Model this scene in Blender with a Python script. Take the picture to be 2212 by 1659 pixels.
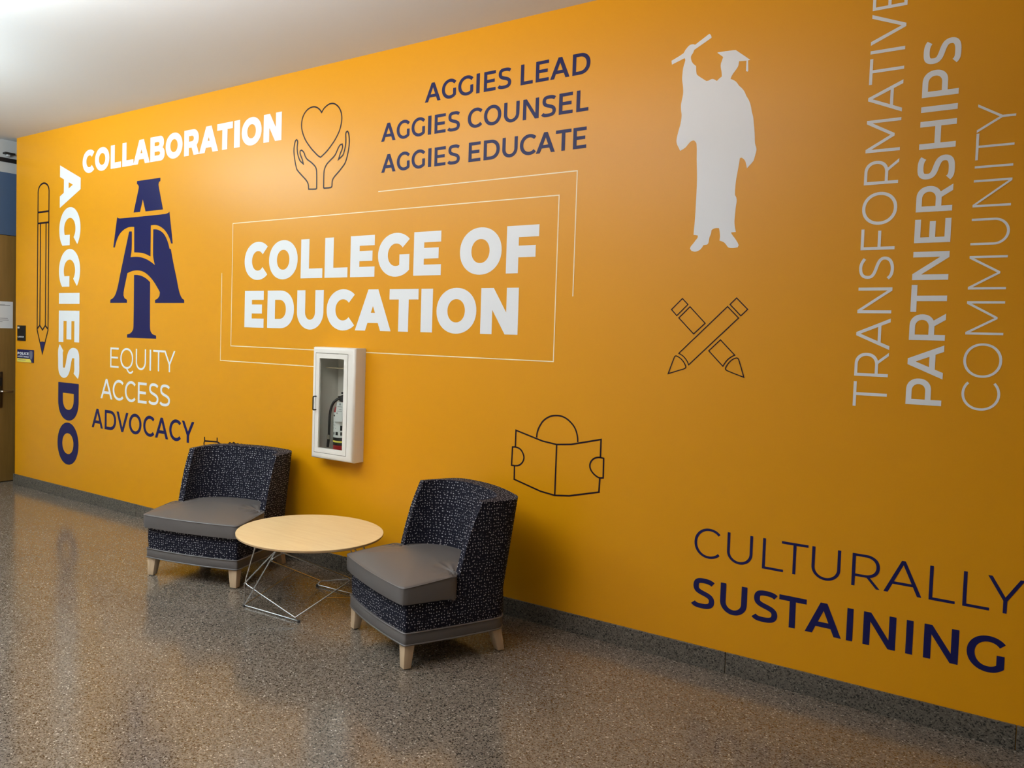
import bpy, bmesh, math, json
from mathutils import Vector, Matrix
from mathutils.geometry import delaunay_2d_cdt

scene = bpy.context.scene
for o in list(bpy.data.objects):
    bpy.data.objects.remove(o, do_unlink=True)
C = scene.collection

# ------------------------------------------------------------------ camera
cd = bpy.data.cameras.new('camera')
cam = bpy.data.objects.new('camera', cd); C.objects.link(cam)
cd.sensor_fit = 'HORIZONTAL'; cd.sensor_width = 36.0
cd.lens = 36.0 * 1758.318 / 2212.0
cd.shift_x = (1106.0 - 904.207) / 2212.0
cd.shift_y = -(829.5 - 793.951) / 2212.0
cd.clip_start = 0.05; cd.clip_end = 60
_r = Vector((0.7999744, 0.59939653, 0.02765421)); _u = Vector((-0.04827238, 0.01835072, 0.99866562)); _w = Vector((-0.59808923, 0.80024187, -0.0436144))
M = Matrix((( _r.x, _u.x, -_w.x, 0.0), (_r.y, _u.y, -_w.y, -4.05), (_r.z, _u.z, -_w.z, 1.61917), (0, 0, 0, 1)))
cam.matrix_world = M
scene.camera = cam

# ------------------------------------------------------------------ view, world, lights
vs = scene.view_settings
vs.view_transform = 'Standard'
try: vs.look = 'None'
except Exception: pass
vs.gamma = 1.0; vs.use_curve_mapping = False
vs.exposure = 0.0
wd = bpy.data.worlds.new('world'); scene.world = wd; wd.use_nodes = True
wd.node_tree.nodes['Background'].inputs[0].default_value = (0.8, 0.9, 1.0, 1)
wd.node_tree.nodes['Background'].inputs[1].default_value = 0.2

def area(name, loc, rot, sx, sy, power, col, spread=180):
    l = bpy.data.lights.new(name, 'AREA'); l.shape = 'RECTANGLE'; l.size = sx; l.size_y = sy
    l.energy = power; l.color = col; l.spread = math.radians(spread)
    o = bpy.data.objects.new(name, l); C.objects.link(o); o.location = loc; o.rotation_euler = rot
    return o
PI = math.pi
# unseen upward fill over the middle of the hall, added to brighten the ceiling
area('added_uplight', (-6.0, -3.7, 2.6), (PI, 0, 0), 1.0, 2.6, 158, (0.84, 1.0, 1.05))
area('added_uplight', (-3.0, -3.7, 2.6), (PI, 0, 0), 1.0, 2.6, 220, (1.0, 0.95, 0.93))
# unseen lamps under the ceiling, added to brighten the mural
area('added_wall_wash', (-6.6, -2.2, 3.25), (1.75, 0, 0), 1.6, 0.15, 42, (0.93, 1.0, 0.95))
area('added_wall_wash', (-4.0, -2.2, 3.25), (1.75, 0, 0), 1.6, 0.15, 15, (0.93, 1.0, 0.95))
area('added_wall_wash', (-1.8, -2.2, 3.25), (1.75, 0, 0), 1.6, 0.15, 9, (1.0, 0.75, 0.55))
# warm fill added behind the camera, no window modelled there
area('added_warm_fill', (-5.5, -7.9, 1.9), (PI/2, 0, 0), 4.0, 2.2, 26, (1.0, 0.65, 0.42))
wd.node_tree.nodes['Background'].inputs[1].default_value = 0.0

# ------------------------------------------------------------------ materials
def nt(name):
    m = bpy.data.materials.new(name); m.use_nodes = True
    n = m.node_tree; return m, n, n.nodes['Principled BSDF']
def mat(name, col, rough=0.5, spec=0.5, metal=0.0, noise=0.0, nscale=40, bump=0.0, bscale=200, coat=0.0):
    m, n, b = nt(name)
    b.inputs['Base Color'].default_value = (*col, 1); b.inputs['Roughness'].default_value = rough
    b.inputs['Specular IOR Level'].default_value = spec; b.inputs['Metallic'].default_value = metal
    b.inputs['Coat Weight'].default_value = coat
    tc = n.nodes.new('ShaderNodeTexCoord')
    if noise:
        tx = n.nodes.new('ShaderNodeTexNoise'); tx.inputs['Scale'].default_value = nscale; tx.inputs['Detail'].default_value = 4
        n.links.new(tc.outputs['Object'], tx.inputs['Vector'])
        mx = n.nodes.new('ShaderNodeMix'); mx.data_type = 'RGBA'
        mx.inputs[6].default_value = (*[c*(1-noise) for c in col], 1); mx.inputs[7].default_value = (*[min(1, c*(1+noise)) for c in col], 1)
        n.links.new(tx.outputs['Fac'], mx.inputs[0]); n.links.new(mx.outputs[2], b.inputs['Base Color'])
    if bump:
        t2 = n.nodes.new('ShaderNodeTexNoise'); t2.inputs['Scale'].default_value = bscale; t2.inputs['Detail'].default_value = 3
        n.links.new(tc.outputs['Object'], t2.inputs['Vector'])
        bp = n.nodes.new('ShaderNodeBump'); bp.inputs['Strength'].default_value = bump; bp.inputs['Distance'].default_value = 0.002
        n.links.new(t2.outputs['Fac'], bp.inputs['Height']); n.links.new(bp.outputs[0], b.inputs['Normal'])
    return m

def terrazzo(name, dark, mid, light, rough, scale=190, spec=0.5, coat=0.0):
    m, n, b = nt(name); L = n.links.new
    tc = n.nodes.new('ShaderNodeTexCoord')
    v = n.nodes.new('ShaderNodeTexVoronoi'); v.inputs['Scale'].default_value = scale
    L(tc.outputs['Object'], v.inputs['Vector'])
    sep = n.nodes.new('ShaderNodeSeparateColor'); L(v.outputs['Color'], sep.inputs[0])
    r = n.nodes.new('ShaderNodeValToRGB'); r.color_ramp.interpolation = 'CONSTANT'
    e = r.color_ramp.elements
    cols = [(0.0, dark), (0.15, [c*0.60 for c in mid]), (0.34, [c*0.86 for c in mid]), (0.62, mid), (0.82, [c*1.22 for c in mid]), (0.975, light)]
    e[0].position, e[0].color = cols[0][0], (*cols[0][1], 1); e[1].position, e[1].color = cols[1][0], (*cols[1][1], 1)
    for p, c in cols[2:]:
        q = e.new(p); q.color = (*c, 1)
    L(sep.outputs[0], r.inputs[0])
    ns = n.nodes.new('ShaderNodeTexNoise'); ns.inputs['Scale'].default_value = 3.0; ns.inputs['Detail'].default_value = 5
    L(tc.outputs['Object'], ns.inputs['Vector'])
    mr = n.nodes.new('ShaderNodeMapRange'); mr.inputs[3].default_value = 0.82; mr.inputs[4].default_value = 1.15
    L(ns.outputs['Fac'], mr.inputs[0])
    mx = n.nodes.new('ShaderNodeMix'); mx.data_type = 'RGBA'; mx.blend_type = 'MULTIPLY'; mx.inputs[0].default_value = 1.0
    L(r.outputs[0], mx.inputs[6]); L(mr.outputs[0], mx.inputs[7]); L(mx.outputs[2], b.inputs['Base Color'])
    b.inputs['Roughness'].default_value = rough; b.inputs['Specular IOR Level'].default_value = spec
    b.inputs['Coat Weight'].default_value = coat; b.inputs['Coat Roughness'].default_value = 0.06
    bp = n.nodes.new('ShaderNodeBump'); bp.inputs['Strength'].default_value = 0.08; bp.inputs['Distance'].default_value = 0.001
    n2 = n.nodes.new('ShaderNodeTexNoise'); n2.inputs['Scale'].default_value = 60
    L(tc.outputs['Object'], n2.inputs['Vector']); L(n2.outputs['Fac'], bp.inputs['Height']); L(bp.outputs[0], b.inputs['Normal'])
    return m

def dotted(name):
    m, n, b = nt(name); L = n.links.new
    uv = n.nodes.new('ShaderNodeUVMap'); uv.uv_map = 'UVMap'
    v = n.nodes.new('ShaderNodeTexVoronoi'); v.voronoi_dimensions = '2D'; v.inputs['Scale'].default_value = 66; v.inputs['Randomness'].default_value = 0.62
    L(uv.outputs[0], v.inputs['Vector'])
    mr = n.nodes.new('ShaderNodeMapRange'); mr.inputs[1].default_value = 0.165; mr.inputs[2].default_value = 0.20; mr.inputs[3].default_value = 1; mr.inputs[4].default_value = 0
    L(v.outputs['Distance'], mr.inputs[0])
    sep = n.nodes.new('ShaderNodeSeparateColor'); L(v.outputs['Color'], sep.inputs[0])
    r2 = n.nodes.new('ShaderNodeMapRange'); r2.inputs[1].default_value = 0.15; r2.inputs[2].default_value = 0.45; r2.inputs[3].default_value = 0.15; r2.inputs[4].default_value = 1
    L(sep.outputs[1], r2.inputs[0])
    mu = n.nodes.new('ShaderNodeMath'); mu.operation = 'MULTIPLY'; L(mr.outputs[0], mu.inputs[0]); L(r2.outputs[0], mu.inputs[1])
    mx = n.nodes.new('ShaderNodeMix'); mx.data_type = 'RGBA'
    mx.inputs[6].default_value = (0.0060, 0.0064, 0.015, 1); mx.inputs[7].default_value = (0.44, 0.44, 0.46, 1)
    L(mu.outputs[0], mx.inputs[0]); L(mx.outputs[2], b.inputs['Base Color'])
    b.inputs['Roughness'].default_value = 0.85; b.inputs['Specular IOR Level'].default_value = 0.25
    wv = n.nodes.new('ShaderNodeTexNoise'); wv.inputs['Scale'].default_value = 900
    L(uv.outputs[0], wv.inputs['Vector'])
    bp = n.nodes.new('ShaderNodeBump'); bp.inputs['Strength'].default_value = 0.25; bp.inputs['Distance'].default_value = 0.001
    L(wv.outputs['Fac'], bp.inputs['Height']); L(bp.outputs[0], b.inputs['Normal'])
    return m

def wood(name, c1, c2, rough, scale, axis='X'):
    m, n, b = nt(name); L = n.links.new
    tc = n.nodes.new('ShaderNodeTexCoord'); mp = n.nodes.new('ShaderNodeMapping')
    mp.inputs['Scale'].default_value = scale
    L(tc.outputs['Object'], mp.inputs[0])
    ns = n.nodes.new('ShaderNodeTexNoise'); ns.inputs['Scale'].default_value = 1.0; ns.inputs['Detail'].default_value = 8; ns.inputs['Roughness'].default_value = 0.6
    L(mp.outputs[0], ns.inputs['Vector'])
    r = n.nodes.new('ShaderNodeValToRGB'); e = r.color_ramp.elements
    e[0].position = 0.3; e[0].color = (*c1, 1); e[1].position = 0.7; e[1].color = (*c2, 1)
    L(ns.outputs['Fac'], r.inputs[0]); L(r.outputs[0], b.inputs['Base Color'])
    b.inputs['Roughness'].default_value = rough
    return m

M_wall = mat('orange_wallcovering', (0.69, 0.300, 0.0005), 0.36, 0.40, noise=0.02, nscale=120, bump=0.06, bscale=500)
M_navy = mat('navy_print', (0.008, 0.009, 0.078), 0.40, 0.22)
M_line = mat('dark_outline_print', (0.014, 0.005, 0.012), 0.40, 0.22)
M_white = mat('white_print', (0.72, 0.755, 0.785), 0.36, 0.40)
M_thin = mat('cream_line_print', (0.86, 0.72, 0.46), 0.38, 0.5)
M_ceil = mat('painted_ceiling', (0.70, 0.74, 0.78), 0.9, 0.2, noise=0.01)
M_plain = mat('plain_wall_paint', (0.60, 0.58, 0.54), 0.8, 0.3, noise=0.02)
M_blue = mat('slate_blue_paint', (0.060, 0.105, 0.20), 0.6, 0.4, noise=0.03)
M_greyp = mat('grey_wall_paint', (0.42, 0.44, 0.46), 0.7, 0.3, noise=0.02)
M_black = mat('black_trim', (0.008, 0.008, 0.010), 0.5, 0.4)
M_floor = terrazzo('terrazzo_floor', (0.034, 0.027, 0.020), (0.190, 0.160, 0.127), (0.46, 0.42, 0.36), 0.155, 195, 0.85, 0.0)
M_base = terrazzo('terrazzo_base', (0.012, 0.012, 0.010), (0.122, 0.108, 0.086), (0.22, 0.20, 0.17), 0.35, 190)
M_dots = dotted('dotted_upholstery')
M_vinyl = mat('grey_vinyl', (0.112, 0.103, 0.098), 0.38, 0.5, noise=0.03, nscale=30, bump=0.12, bscale=700)
M_leg = wood('pale_leg_wood', (0.50, 0.36, 0.22), (0.60, 0.45, 0.29), 0.45, (60, 60, 6))
M_top = wood('maple_tabletop', (0.78, 0.56, 0.28), (0.86, 0.66, 0.36), 0.33, (4, 40, 30))
M_edge = wood('plywood_edge', (0.40, 0.25, 0.12), (0.55, 0.38, 0.20), 0.5, (8, 8, 300))
M_chrome = mat('satin_chrome', (0.58, 0.58, 0.57), 0.25, 0.5, 1.0)
M_foot = mat('dark_glide', (0.03, 0.03, 0.032), 0.5)
M_cab = mat('white_enamel', (0.74, 0.72, 0.66), 0.35, 0.5)
M_tub = mat('cabinet_lining', (0.80, 0.77, 0.70), 0.5, 0.4)
M_red = mat('red_enamel', (0.42, 0.012, 0.012), 0.3, 0.5)
M_rub = mat('black_rubber', (0.012, 0.011, 0.010), 0.5, 0.4)
M_lab = mat('label_paper', (0.62, 0.61, 0.58), 0.6)
M_yel = mat('yellow_band', (0.72, 0.62, 0.08), 0.5)
M_ink = mat('black_ink', (0.010, 0.009, 0.008), 0.6, 0.2)
M_paper = mat('white_paper', (0.66, 0.66, 0.66), 0.7, noise=0.03, nscale=15)
M_greyink = mat('grey_ink', (0.22, 0.22, 0.22), 0.7)
M_door = wood('oak_door', (0.15, 0.078, 0.014), (0.20, 0.108, 0.022), 0.45, (30, 30, 2))
M_frame = mat('brown_door_frame', (0.05, 0.03, 0.015), 0.5)
M_steel = mat('brushed_steel', (0.55, 0.52, 0.46), 0.3, 0.5, 1.0)
M_dsteel = mat('dark_steel', (0.16, 0.14, 0.11), 0.4, 0.5, 1.0)
M_sgrey = mat('sign_grey', (0.13, 0.14, 0.19), 0.5)
M_glass, _n, _b = nt('clear_glass')
_t = _n.nodes.new('ShaderNodeBsdfTransparent'); _t.inputs[0].default_value = (0.94, 0.96, 0.95, 1)
_g = _n.nodes.new('ShaderNodeBsdfGlossy'); _g.inputs['Roughness'].default_value = 0.15
_f = _n.nodes.new('ShaderNodeFresnel'); _f.inputs[0].default_value = 1.18
_m = _n.nodes.new('ShaderNodeMixShader')
_n.links.new(_f.outputs[0], _m.inputs[0]); _n.links.new(_t.outputs[0], _m.inputs[1]); _n.links.new(_g.outputs[0], _m.inputs[2])
_n.links.new(_m.outputs[0], _n.nodes['Material Output'].inputs[0])

# ------------------------------------------------------------------ object helpers
def link(name, bm, m, parent=None, sharp=38, smooth=True, uv=False):
    bmesh.ops.recalc_face_normals(bm, faces=bm.faces)
    if uv:
        lay = bm.loops.layers.uv.new('UVMap')
        for f in bm.faces:
            nx, ny, nz = (abs(c) for c in f.normal)
            for lp in f.loops:
                p = lp.vert.co
                if nz > 0.75: lp[lay].uv = (p.x, p.y)
                elif nx > 0.72: lp[lay].uv = (p.y + 3.3, p.z)
                else: lp[lay].uv = (p.x + 1.7, p.z)
    a = math.radians(sharp)
    for e in bm.edges:
        if len(e.link_faces) == 2: e.smooth = e.calc_face_angle(0) < a
        else: e.smooth = False
    for f in bm.faces: f.smooth = smooth
    me = bpy.data.meshes.new(name); bm.to_mesh(me); bm.free()
    me.materials.append(m)
    o = bpy.data.objects.new(name, me); C.objects.link(o)
    if parent: o.parent = parent
    return o
def tag(o, label, cat, group=None):
    o['label'] = label; o['category'] = cat
    if group: o['group'] = group
    return o
def thing(name, label, cat, loc=(0, 0, 0), rz=0, group=None):
    o = bpy.data.objects.new(name, None); C.objects.link(o); o.location = loc; o.rotation_euler = (0, 0, rz)
    o.empty_display_size = 0.1
    return tag(o, label, cat, group)
def struct(o):
    o['kind'] = 'structure'; return o

def box(bm, x0, x1, y0, y1, z0, z1, bev=0.0, seg=2):
    vs_ = [bm.verts.new(p) for p in ((x0, y0, z0), (x1, y0, z0), (x1, y1, z0), (x0, y1, z0), (x0, y0, z1), (x1, y0, z1), (x1, y1, z1), (x0, y1, z1))]
    fs = [bm.faces.new([vs_[i] for i in q]) for q in ((0, 3, 2, 1), (4, 5, 6, 7), (0, 1, 5, 4), (1, 2, 6, 5), (2, 3, 7, 6), (3, 0, 4, 7))]
    if bev:
        es = list({e for f in fs for e in f.edges})
        bmesh.ops.bevel(bm, geom=es, offset=bev, segments=seg, profile=0.5, affect='EDGES')
def loft(bm, rings, closed=True, cap0=True, cap1=True):
    rr = [[bm.verts.new(p) for p in r] for r in rings]
    n = len(rr[0])
    for a, b in zip(rr, rr[1:]):
        for i in range(n if closed else n-1):
            j = (i+1) % n
            bm.faces.new((a[i], a[j], b[j], b[i]))
    if cap0: bm.faces.new(list(reversed(rr[0])))
    if cap1: bm.faces.new(rr[-1])
    return rr
def tube(bm, pts, r, n=10, closed=False):
    pts = [Vector(p) for p in pts]
    rings = []; ref = None; N = len(pts)
    for i, p in enumerate(pts):
        if closed: t = (pts[(i+1) % N]-pts[i-1]).normalized()
        else: t = (pts[min(i+1, N-1)]-pts[max(i-1, 0)]).normalized()
        if ref is None:
            ref = t.orthogonal().normalized()
        ref = (ref - t*ref.dot(t)).normalized(); b = t.cross(ref)
        rad = r[i] if isinstance(r, (list, tuple)) else r
        rings.append([p + (ref*math.cos(2*PI*k/n)+b*math.sin(2*PI*k/n))*rad for k in range(n)])
    if closed:
        rr = [[bm.verts.new(p) for p in q] for q in rings]
        for i in range(N):
            a, b2 = rr[i], rr[(i+1) % N]
            for k in range(n): bm.faces.new((a[k], a[(k+1) % n], b2[(k+1) % n], b2[k]))
    else: loft(bm, rings)
def lathe(bm, prof, cx=0, cy=0, n=40):
    loft(bm, [[(cx+r*math.cos(2*PI*k/n), cy+r*math.sin(2*PI*k/n), z) for k in range(n)] for r, z in prof])
def fillet(pts, r, n=5):
    pts = [Vector(p) for p in pts]; out = [pts[0]]
    for i in range(1, len(pts)-1):
        a = (pts[i-1]-pts[i]); b = (pts[i+1]-pts[i])
        d = min(r, a.length*0.45, b.length*0.45); p0 = pts[i]+a.normalized()*d; p1 = pts[i]+b.normalized()*d
        for k in range(n+1):
            t = k/n; out.append(p0*(1-t)**2+pts[i]*2*t*(1-t)+p1*t*t)
    out.append(pts[-1]); return out

# ---- flat printed shapes: ordered add / cut polygons in 2D, triangulated as one sheet
def sheet(bm, ops, to3d):
    vsl = []; faces = []; sign = []
    for s, poly in ops:
        ps = []
        for p in poly:
            if not ps or (abs(p[0]-ps[-1][0])+abs(p[1]-ps[-1][1])) > 1e-6: ps.append(p)
        if sum(a[0]*b[1]-b[0]*a[1] for a, b in zip(ps, ps[1:]+ps[:1])) < 0: ps.reverse()
        k = len(vsl); vsl += [Vector((p[0], p[1])) for p in ps]
        faces.append(list(range(k, k+len(ps)))); sign.append(s)
    v, e, f, ov, oe, of = delaunay_2d_cdt(vsl, [], faces, 1, 1e-6)
    bv = [None]*len(v)
    for tri, src in zip(f, of):
        if not src or not sign[max(src)]: continue
        for i in tri:
            if bv[i] is None: bv[i] = bm.verts.new(to3d(v[i][0], v[i][1]))
        try: bm.faces.new([bv[i] for i in tri])
        except ValueError: pass
def smooth_path(pts, closed, n=4, corner=42):
    P = [Vector(p) for p in pts]; N = len(P); out = []
    def cor(i):
        if not closed and i in (0, N-1): return True
        a = P[i]-P[i-1]; b = P[(i+1) % N]-P[i]
        if a.length < 1e-9 or b.length < 1e-9: return True
        return a.angle(b) > math.radians(corner)
    for i in range(N if closed else N-1):
        p0, p1, p2, p3 = P[i-1], P[i], P[(i+1) % N], P[(i+2) % N]
        L = (p2-p1).length
        def tang(a, c, is_c):
            if is_c: return p2-p1
            d = c-a
            return d.normalized()*L if d.length > 1e-9 else p2-p1
        m1 = tang(p0, p2, cor(i)); m2 = tang(p1, p3, cor((i+1) % N))
        for k in range(n):
            t = k/n
            out.append(p1*(2*t**3-3*t*t+1)+m1*(t**3-2*t*t+t)+p2*(-2*t**3+3*t*t)+m2*(t**3-t*t))
    if not closed: out.append(P[-1])
    return out
def stroke_ops(paths, w, sm=3):
    ops = []
    for closed, pts in paths:
        q = smooth_path(pts, closed, sm) if sm > 1 and len(pts) > 2 else [Vector(p) for p in pts]
        N = len(q)
        for i in range(N if closed else N-1):
            a, b = q[i], q[(i+1) % N]; d = b-a
            if d.length < 1e-6: continue
            nn = Vector((-d.y, d.x)).normalized()*w/2
            ops.append((1, [a+nn, a-nn, b-nn, b+nn]))
        for p in q:
            ops.append((1, [p+Vector((math.cos(2*PI*k/10+.1), math.sin(2*PI*k/10+.1)))*w/2 for k in range(10)]))
    return ops
def ribbons(bm, paths, w, sm=3, y=-0.0012):
    for idx, (closed, pts) in enumerate(paths):
        q = smooth_path(pts, closed, sm) if sm > 1 and len(pts) > 2 else [Vector(p) for p in pts]
        q = [p for i, p in enumerate(q) if i == 0 or (p-q[i-1]).length > 1e-5]
        if closed and (q[0]-q[-1]).length < 1e-5: q.pop()
        N = len(q); L = []
        for i in range(N):
            a = q[i]-q[i-1] if (closed or i > 0) else None
            b = q[(i+1) % N]-q[i] if (closed or i < N-1) else None
            if a is None: a = b
            if b is None: b = a
            na = Vector((-a.y, a.x)).normalized(); nb = Vector((-b.y, b.x)).normalized()
            mdir = na+nb
            mdir = mdir.normalized() if mdir.length > 1e-4 else na
            k = w/2/max(0.35, mdir.dot(na))
            p = q[i]
            if not closed and i == 0: p = p-b.normalized()*w*0.4
            if not closed and i == N-1: p = p+a.normalized()*w*0.4
            yy = y-0.0001*idx
            L.append([bm.verts.new((p.x+mdir.x*k, yy, p.y+mdir.y*k)), bm.verts.new((p.x-mdir.x*k, yy, p.y-mdir.y*k))])
        for i in range(N if closed else N-1):
            a, b = L[i], L[(i+1) % N]; bm.faces.new((a[0], a[1], b[1], b[0]))
def on_wall(d=0.0012):
    return lambda x, z: (x, -d, z)

# ------------------------------------------------------------------ letter shapes (cap height = 1)
def ell(cx, cy, rx, ry, a0=0, a1=360, n=48, ex=2.0):
    o = []
    for k in range(n if a1-a0 >= 360 else n+1):
        t = math.radians(a0+(a1-a0)*k/n); c, s = math.cos(t), math.sin(t)
        o.append((cx+rx*math.copysign(abs(c)**(2/ex), c), cy+ry*math.copysign(abs(s)**(2/ex), s)))
    return o
def rect(x0, y0, x1, y1): return [(x0, y0), (x1, y0), (x1, y1), (x0, y1)]
def bez(p0, p1, p2, p3, n=10):
    return [tuple(p0[i]*(1-t)**3+3*p1[i]*t*(1-t)**2+3*p2[i]*t*t*(1-t)+p3[i]*t**3 for i in (0, 1)) for t in [k/n for k in range(n)]]
def halfbowl(x0, xr, y0, y1, rx):
    ry = (y1-y0)/2
    return [(x0, y1)] + ell(xr-rx, (y0+y1)/2, rx, ry, 90, -90, 20, 2.15)[::1] + [(x0, y0)] if False else [(x0, y0)] + ell(xr-rx, (y0+y1)/2, rx, ry, -90, 90, 20, 2.15) + [(x0, y1)]
def glyph(ch, w, v, h):
    O = 0.013; c = w/2; s = v*1.06+0.008
    if ch == 'I': return [(1, rect(0, 0, w, 1))]
    if ch == 'L': return [(1, rect(0, 0, v, 1)), (1, rect(0, 0, w, h))]
    if ch == 'T': return [(1, rect(0, 1-h, w, 1)), (1, rect(c-v/2, 0, c+v/2, 1))]
    if ch == 'H': return [(1, rect(0, 0, v, 1)), (1, rect(w-v, 0, w, 1)), (1, rect(0, .5-h/2, w, .5+h/2))]
    if ch == 'E': return [(1, rect(0, 0, v, 1)), (1, rect(0, 0, w, h)), (1, rect(0, 1-h, w*.985, 1)), (1, rect(0, .505-h/2, w*.905, .505+h/2))]
    if ch == 'F': return [(1, rect(0, 0, v, 1)), (1, rect(0, 1-h, w, 1)), (1, rect(0, .455-h/2, w*.91, .455+h/2))]
    if ch == 'N': return [(1, rect(0, 0, v, 1)), (1, rect(w-v, 0, w, 1)), (1, [(0, 1), (v*1.08, 1), (w, 0), (w-v*1.08, 0)])]
    if ch == 'M':
        m = .17; k = v*.42; e = v*1.12; sl = (c-k)/(1-m); m2 = 1-(c-e)/sl
        return [(1, rect(0, 0, v, 1)), (1, rect(w-v, 0, w, 1)), (1, [(0, 1), (c-k, m), (c+k, m), (w, 1), (w-e, 1), (c, m2), (e, 1)])]
    if ch in 'AV':
        a = v*1.06; sl = c-a/2; yi = (c-s)/sl
        b0 = .305-.47*h
        ops = [(1, [(0, 0), (w, 0), (c+a/2, 1), (c-a/2, 1)]), (0, [(s, -.02), (w-s, -.02), (c, yi)])]
        if ch == 'A':
            y1 = b0+h
            ops.append((1, [(sl*b0+s*.5, b0), (w-sl*b0-s*.5, b0), (w-sl*y1-s*.5, y1), (sl*y1+s*.5, y1)]))
        else: ops = [(k, [(x, 1-y) for x, y in p]) for k, p in ops]
        return ops
    if ch == 'Y':
        j = .345; j2 = 1-(c-s)*(1-j)/(c-v/2)
        return [(1, [(0, 1), (c-v/2, j), (c-v/2, 0), (c+v/2, 0), (c+v/2, j), (w, 1), (w-s, 1), (c, j2), (s, 1)])]
    if ch in 'OQ':
        ops = [(1, ell(c, .5, c, .5+O, ex=2.08)), (0, ell(c, .5, c-v*1.03, .5+O-h*1.03, ex=2.08))]
        if ch == 'Q':
            p = bez((c+.02, -.0), (c+.14, -.17), (c+.28, -.28), (c+.50, -.115), 10)+[(c+.50, -.115)]
            ops += stroke_ops([(0, p)], h*.95, 1)
        return ops
    if ch in 'CG':
        R = w/1.735; cx = R; ry = .5+O; t = 43
        ops = [(1, ell(cx, .5, R, ry, ex=2.05)), (0, ell(cx, .5, R-v*1.02, ry-h*1.02, ex=2.05))]
        X = 3.0
        if ch == 'C':
            t2 = 46
            ops.append((0, [(cx+.02, .5), (cx+X*math.cos(math.radians(-t2)), .5-X*math.sin(math.radians(t2))), (cx+X, .5), (cx+X*math.cos(math.radians(t2)), .5+X*math.sin(math.radians(t2)))]))
        else:
            ye = .5-ry*math.sqrt(max(0, 1-((w-cx)/R)**2)); yi = ye+h*.55
            ops.append((0, [(cx+.02, .5), (cx+X, .5), (cx+X*math.cos(math.radians(t)), .5+X*math.sin(math.radians(t)))]))
            ops.append((0, rect(w-v*.5, ye, w+1, .505)))
            ops.append((1, [(w-v, .505), (w, .505), (w, ye), (w-v, ye-.03+.0)]))
        return ops
    if ch == 'U':
        yc = c*.92
        return [(1, rect(0, yc, w, 1)), (1, ell(c, yc, c, yc+O, 180, 360, 24)), (0, rect(v, yc, w-v, 1.1)), (0, ell(c, yc, c-v, yc+O-h*1.03, 180, 360, 24))]
    if ch == 'D':
        rx = min(.52, w*.56)
        return [(1, halfbowl(0, w, 0, 1, rx)), (0, halfbowl(v, w-v*1.03, h, 1-h, max(.02, rx-v*.9)))]
    if ch in 'PR':
        yb = .30; wb = w*(.97 if ch == 'R' else 1); rx = min((1-yb)/2*1.05, wb*.6)
        ops = [(1, halfbowl(0, wb, yb, 1, rx)), (0, halfbowl(v, wb-v*1.02, yb+h*.97, 1-h*.97, max(.02, rx-v*.8))), (1, rect(0, 0, v, 1))]
        if ch == 'R':
            e = v*1.12; xt = w*.50
            ops.append((1, [(w-e, 0), (w, 0), (xt+e*.86, yb+h*.5), (xt-e*.14, yb+h*.5)]))
        return ops
    if ch == 'B':
        h2 = h*.92
        return [(1, halfbowl(0, w*.94, .46, 1, .26)), (1, halfbowl(0, w, 0, .54, .27)),
                (0, halfbowl(v, w*.94-v, .5+h2*.5, 1-h2, .12)), (0, halfbowl(v, w-v*1.04, h2, .5-h2*.5, .12))]
    if ch == 'S':
        th = (v*.45+h*.55); m = h/2-O; a = w*.05+v/2; r = w-v/2
        P = []
        for q in (((w*.915, .852), (w*.80, .925), (w*.66, 1-m), (w*.52, 1-m)), ((w*.52, 1-m), (w*.25, 1-m), (a, .89), (a, .735)),
                  ((a, .735), (a, .60), (w*.27, .557), (w*.50, .505)), ((w*.50, .505), (w*.74, .452), (r, .405), (r, .268)),
                  ((r, .268), (r, .11), (w*.72, m), (w*.46, m)), ((w*.46, m), (w*.29, m), (w*.15, .065), (w*.05+.01, .155))):
            P += bez(*q, 9)
        P.append((w*.05+.01, .155))
        ops = []
        V = [Vector(p) for p in P]
        for i in range(len(V)-1):
            t0 = (V[min(i+1, len(V)-1)]-V[max(i-1, 0)]).normalized(); t1 = (V[min(i+2, len(V)-1)]-V[i]).normalized()
            n0 = Vector((-t0.y, t0.x)); n1 = Vector((-t1.y, t1.x))
            def tw(nv): return (abs(nv.y)*h+abs(nv.x)*v)/ (abs(nv.x)+abs(nv.y)) / 2 * (1.0)
            ops.append((1, [V[i]+n0*tw(n0), V[i]-n0*tw(n0), V[i+1]-n1*tw(n1), V[i+1]+n1*tw(n1)]))
        return ops
    raise ValueError(ch)

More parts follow.
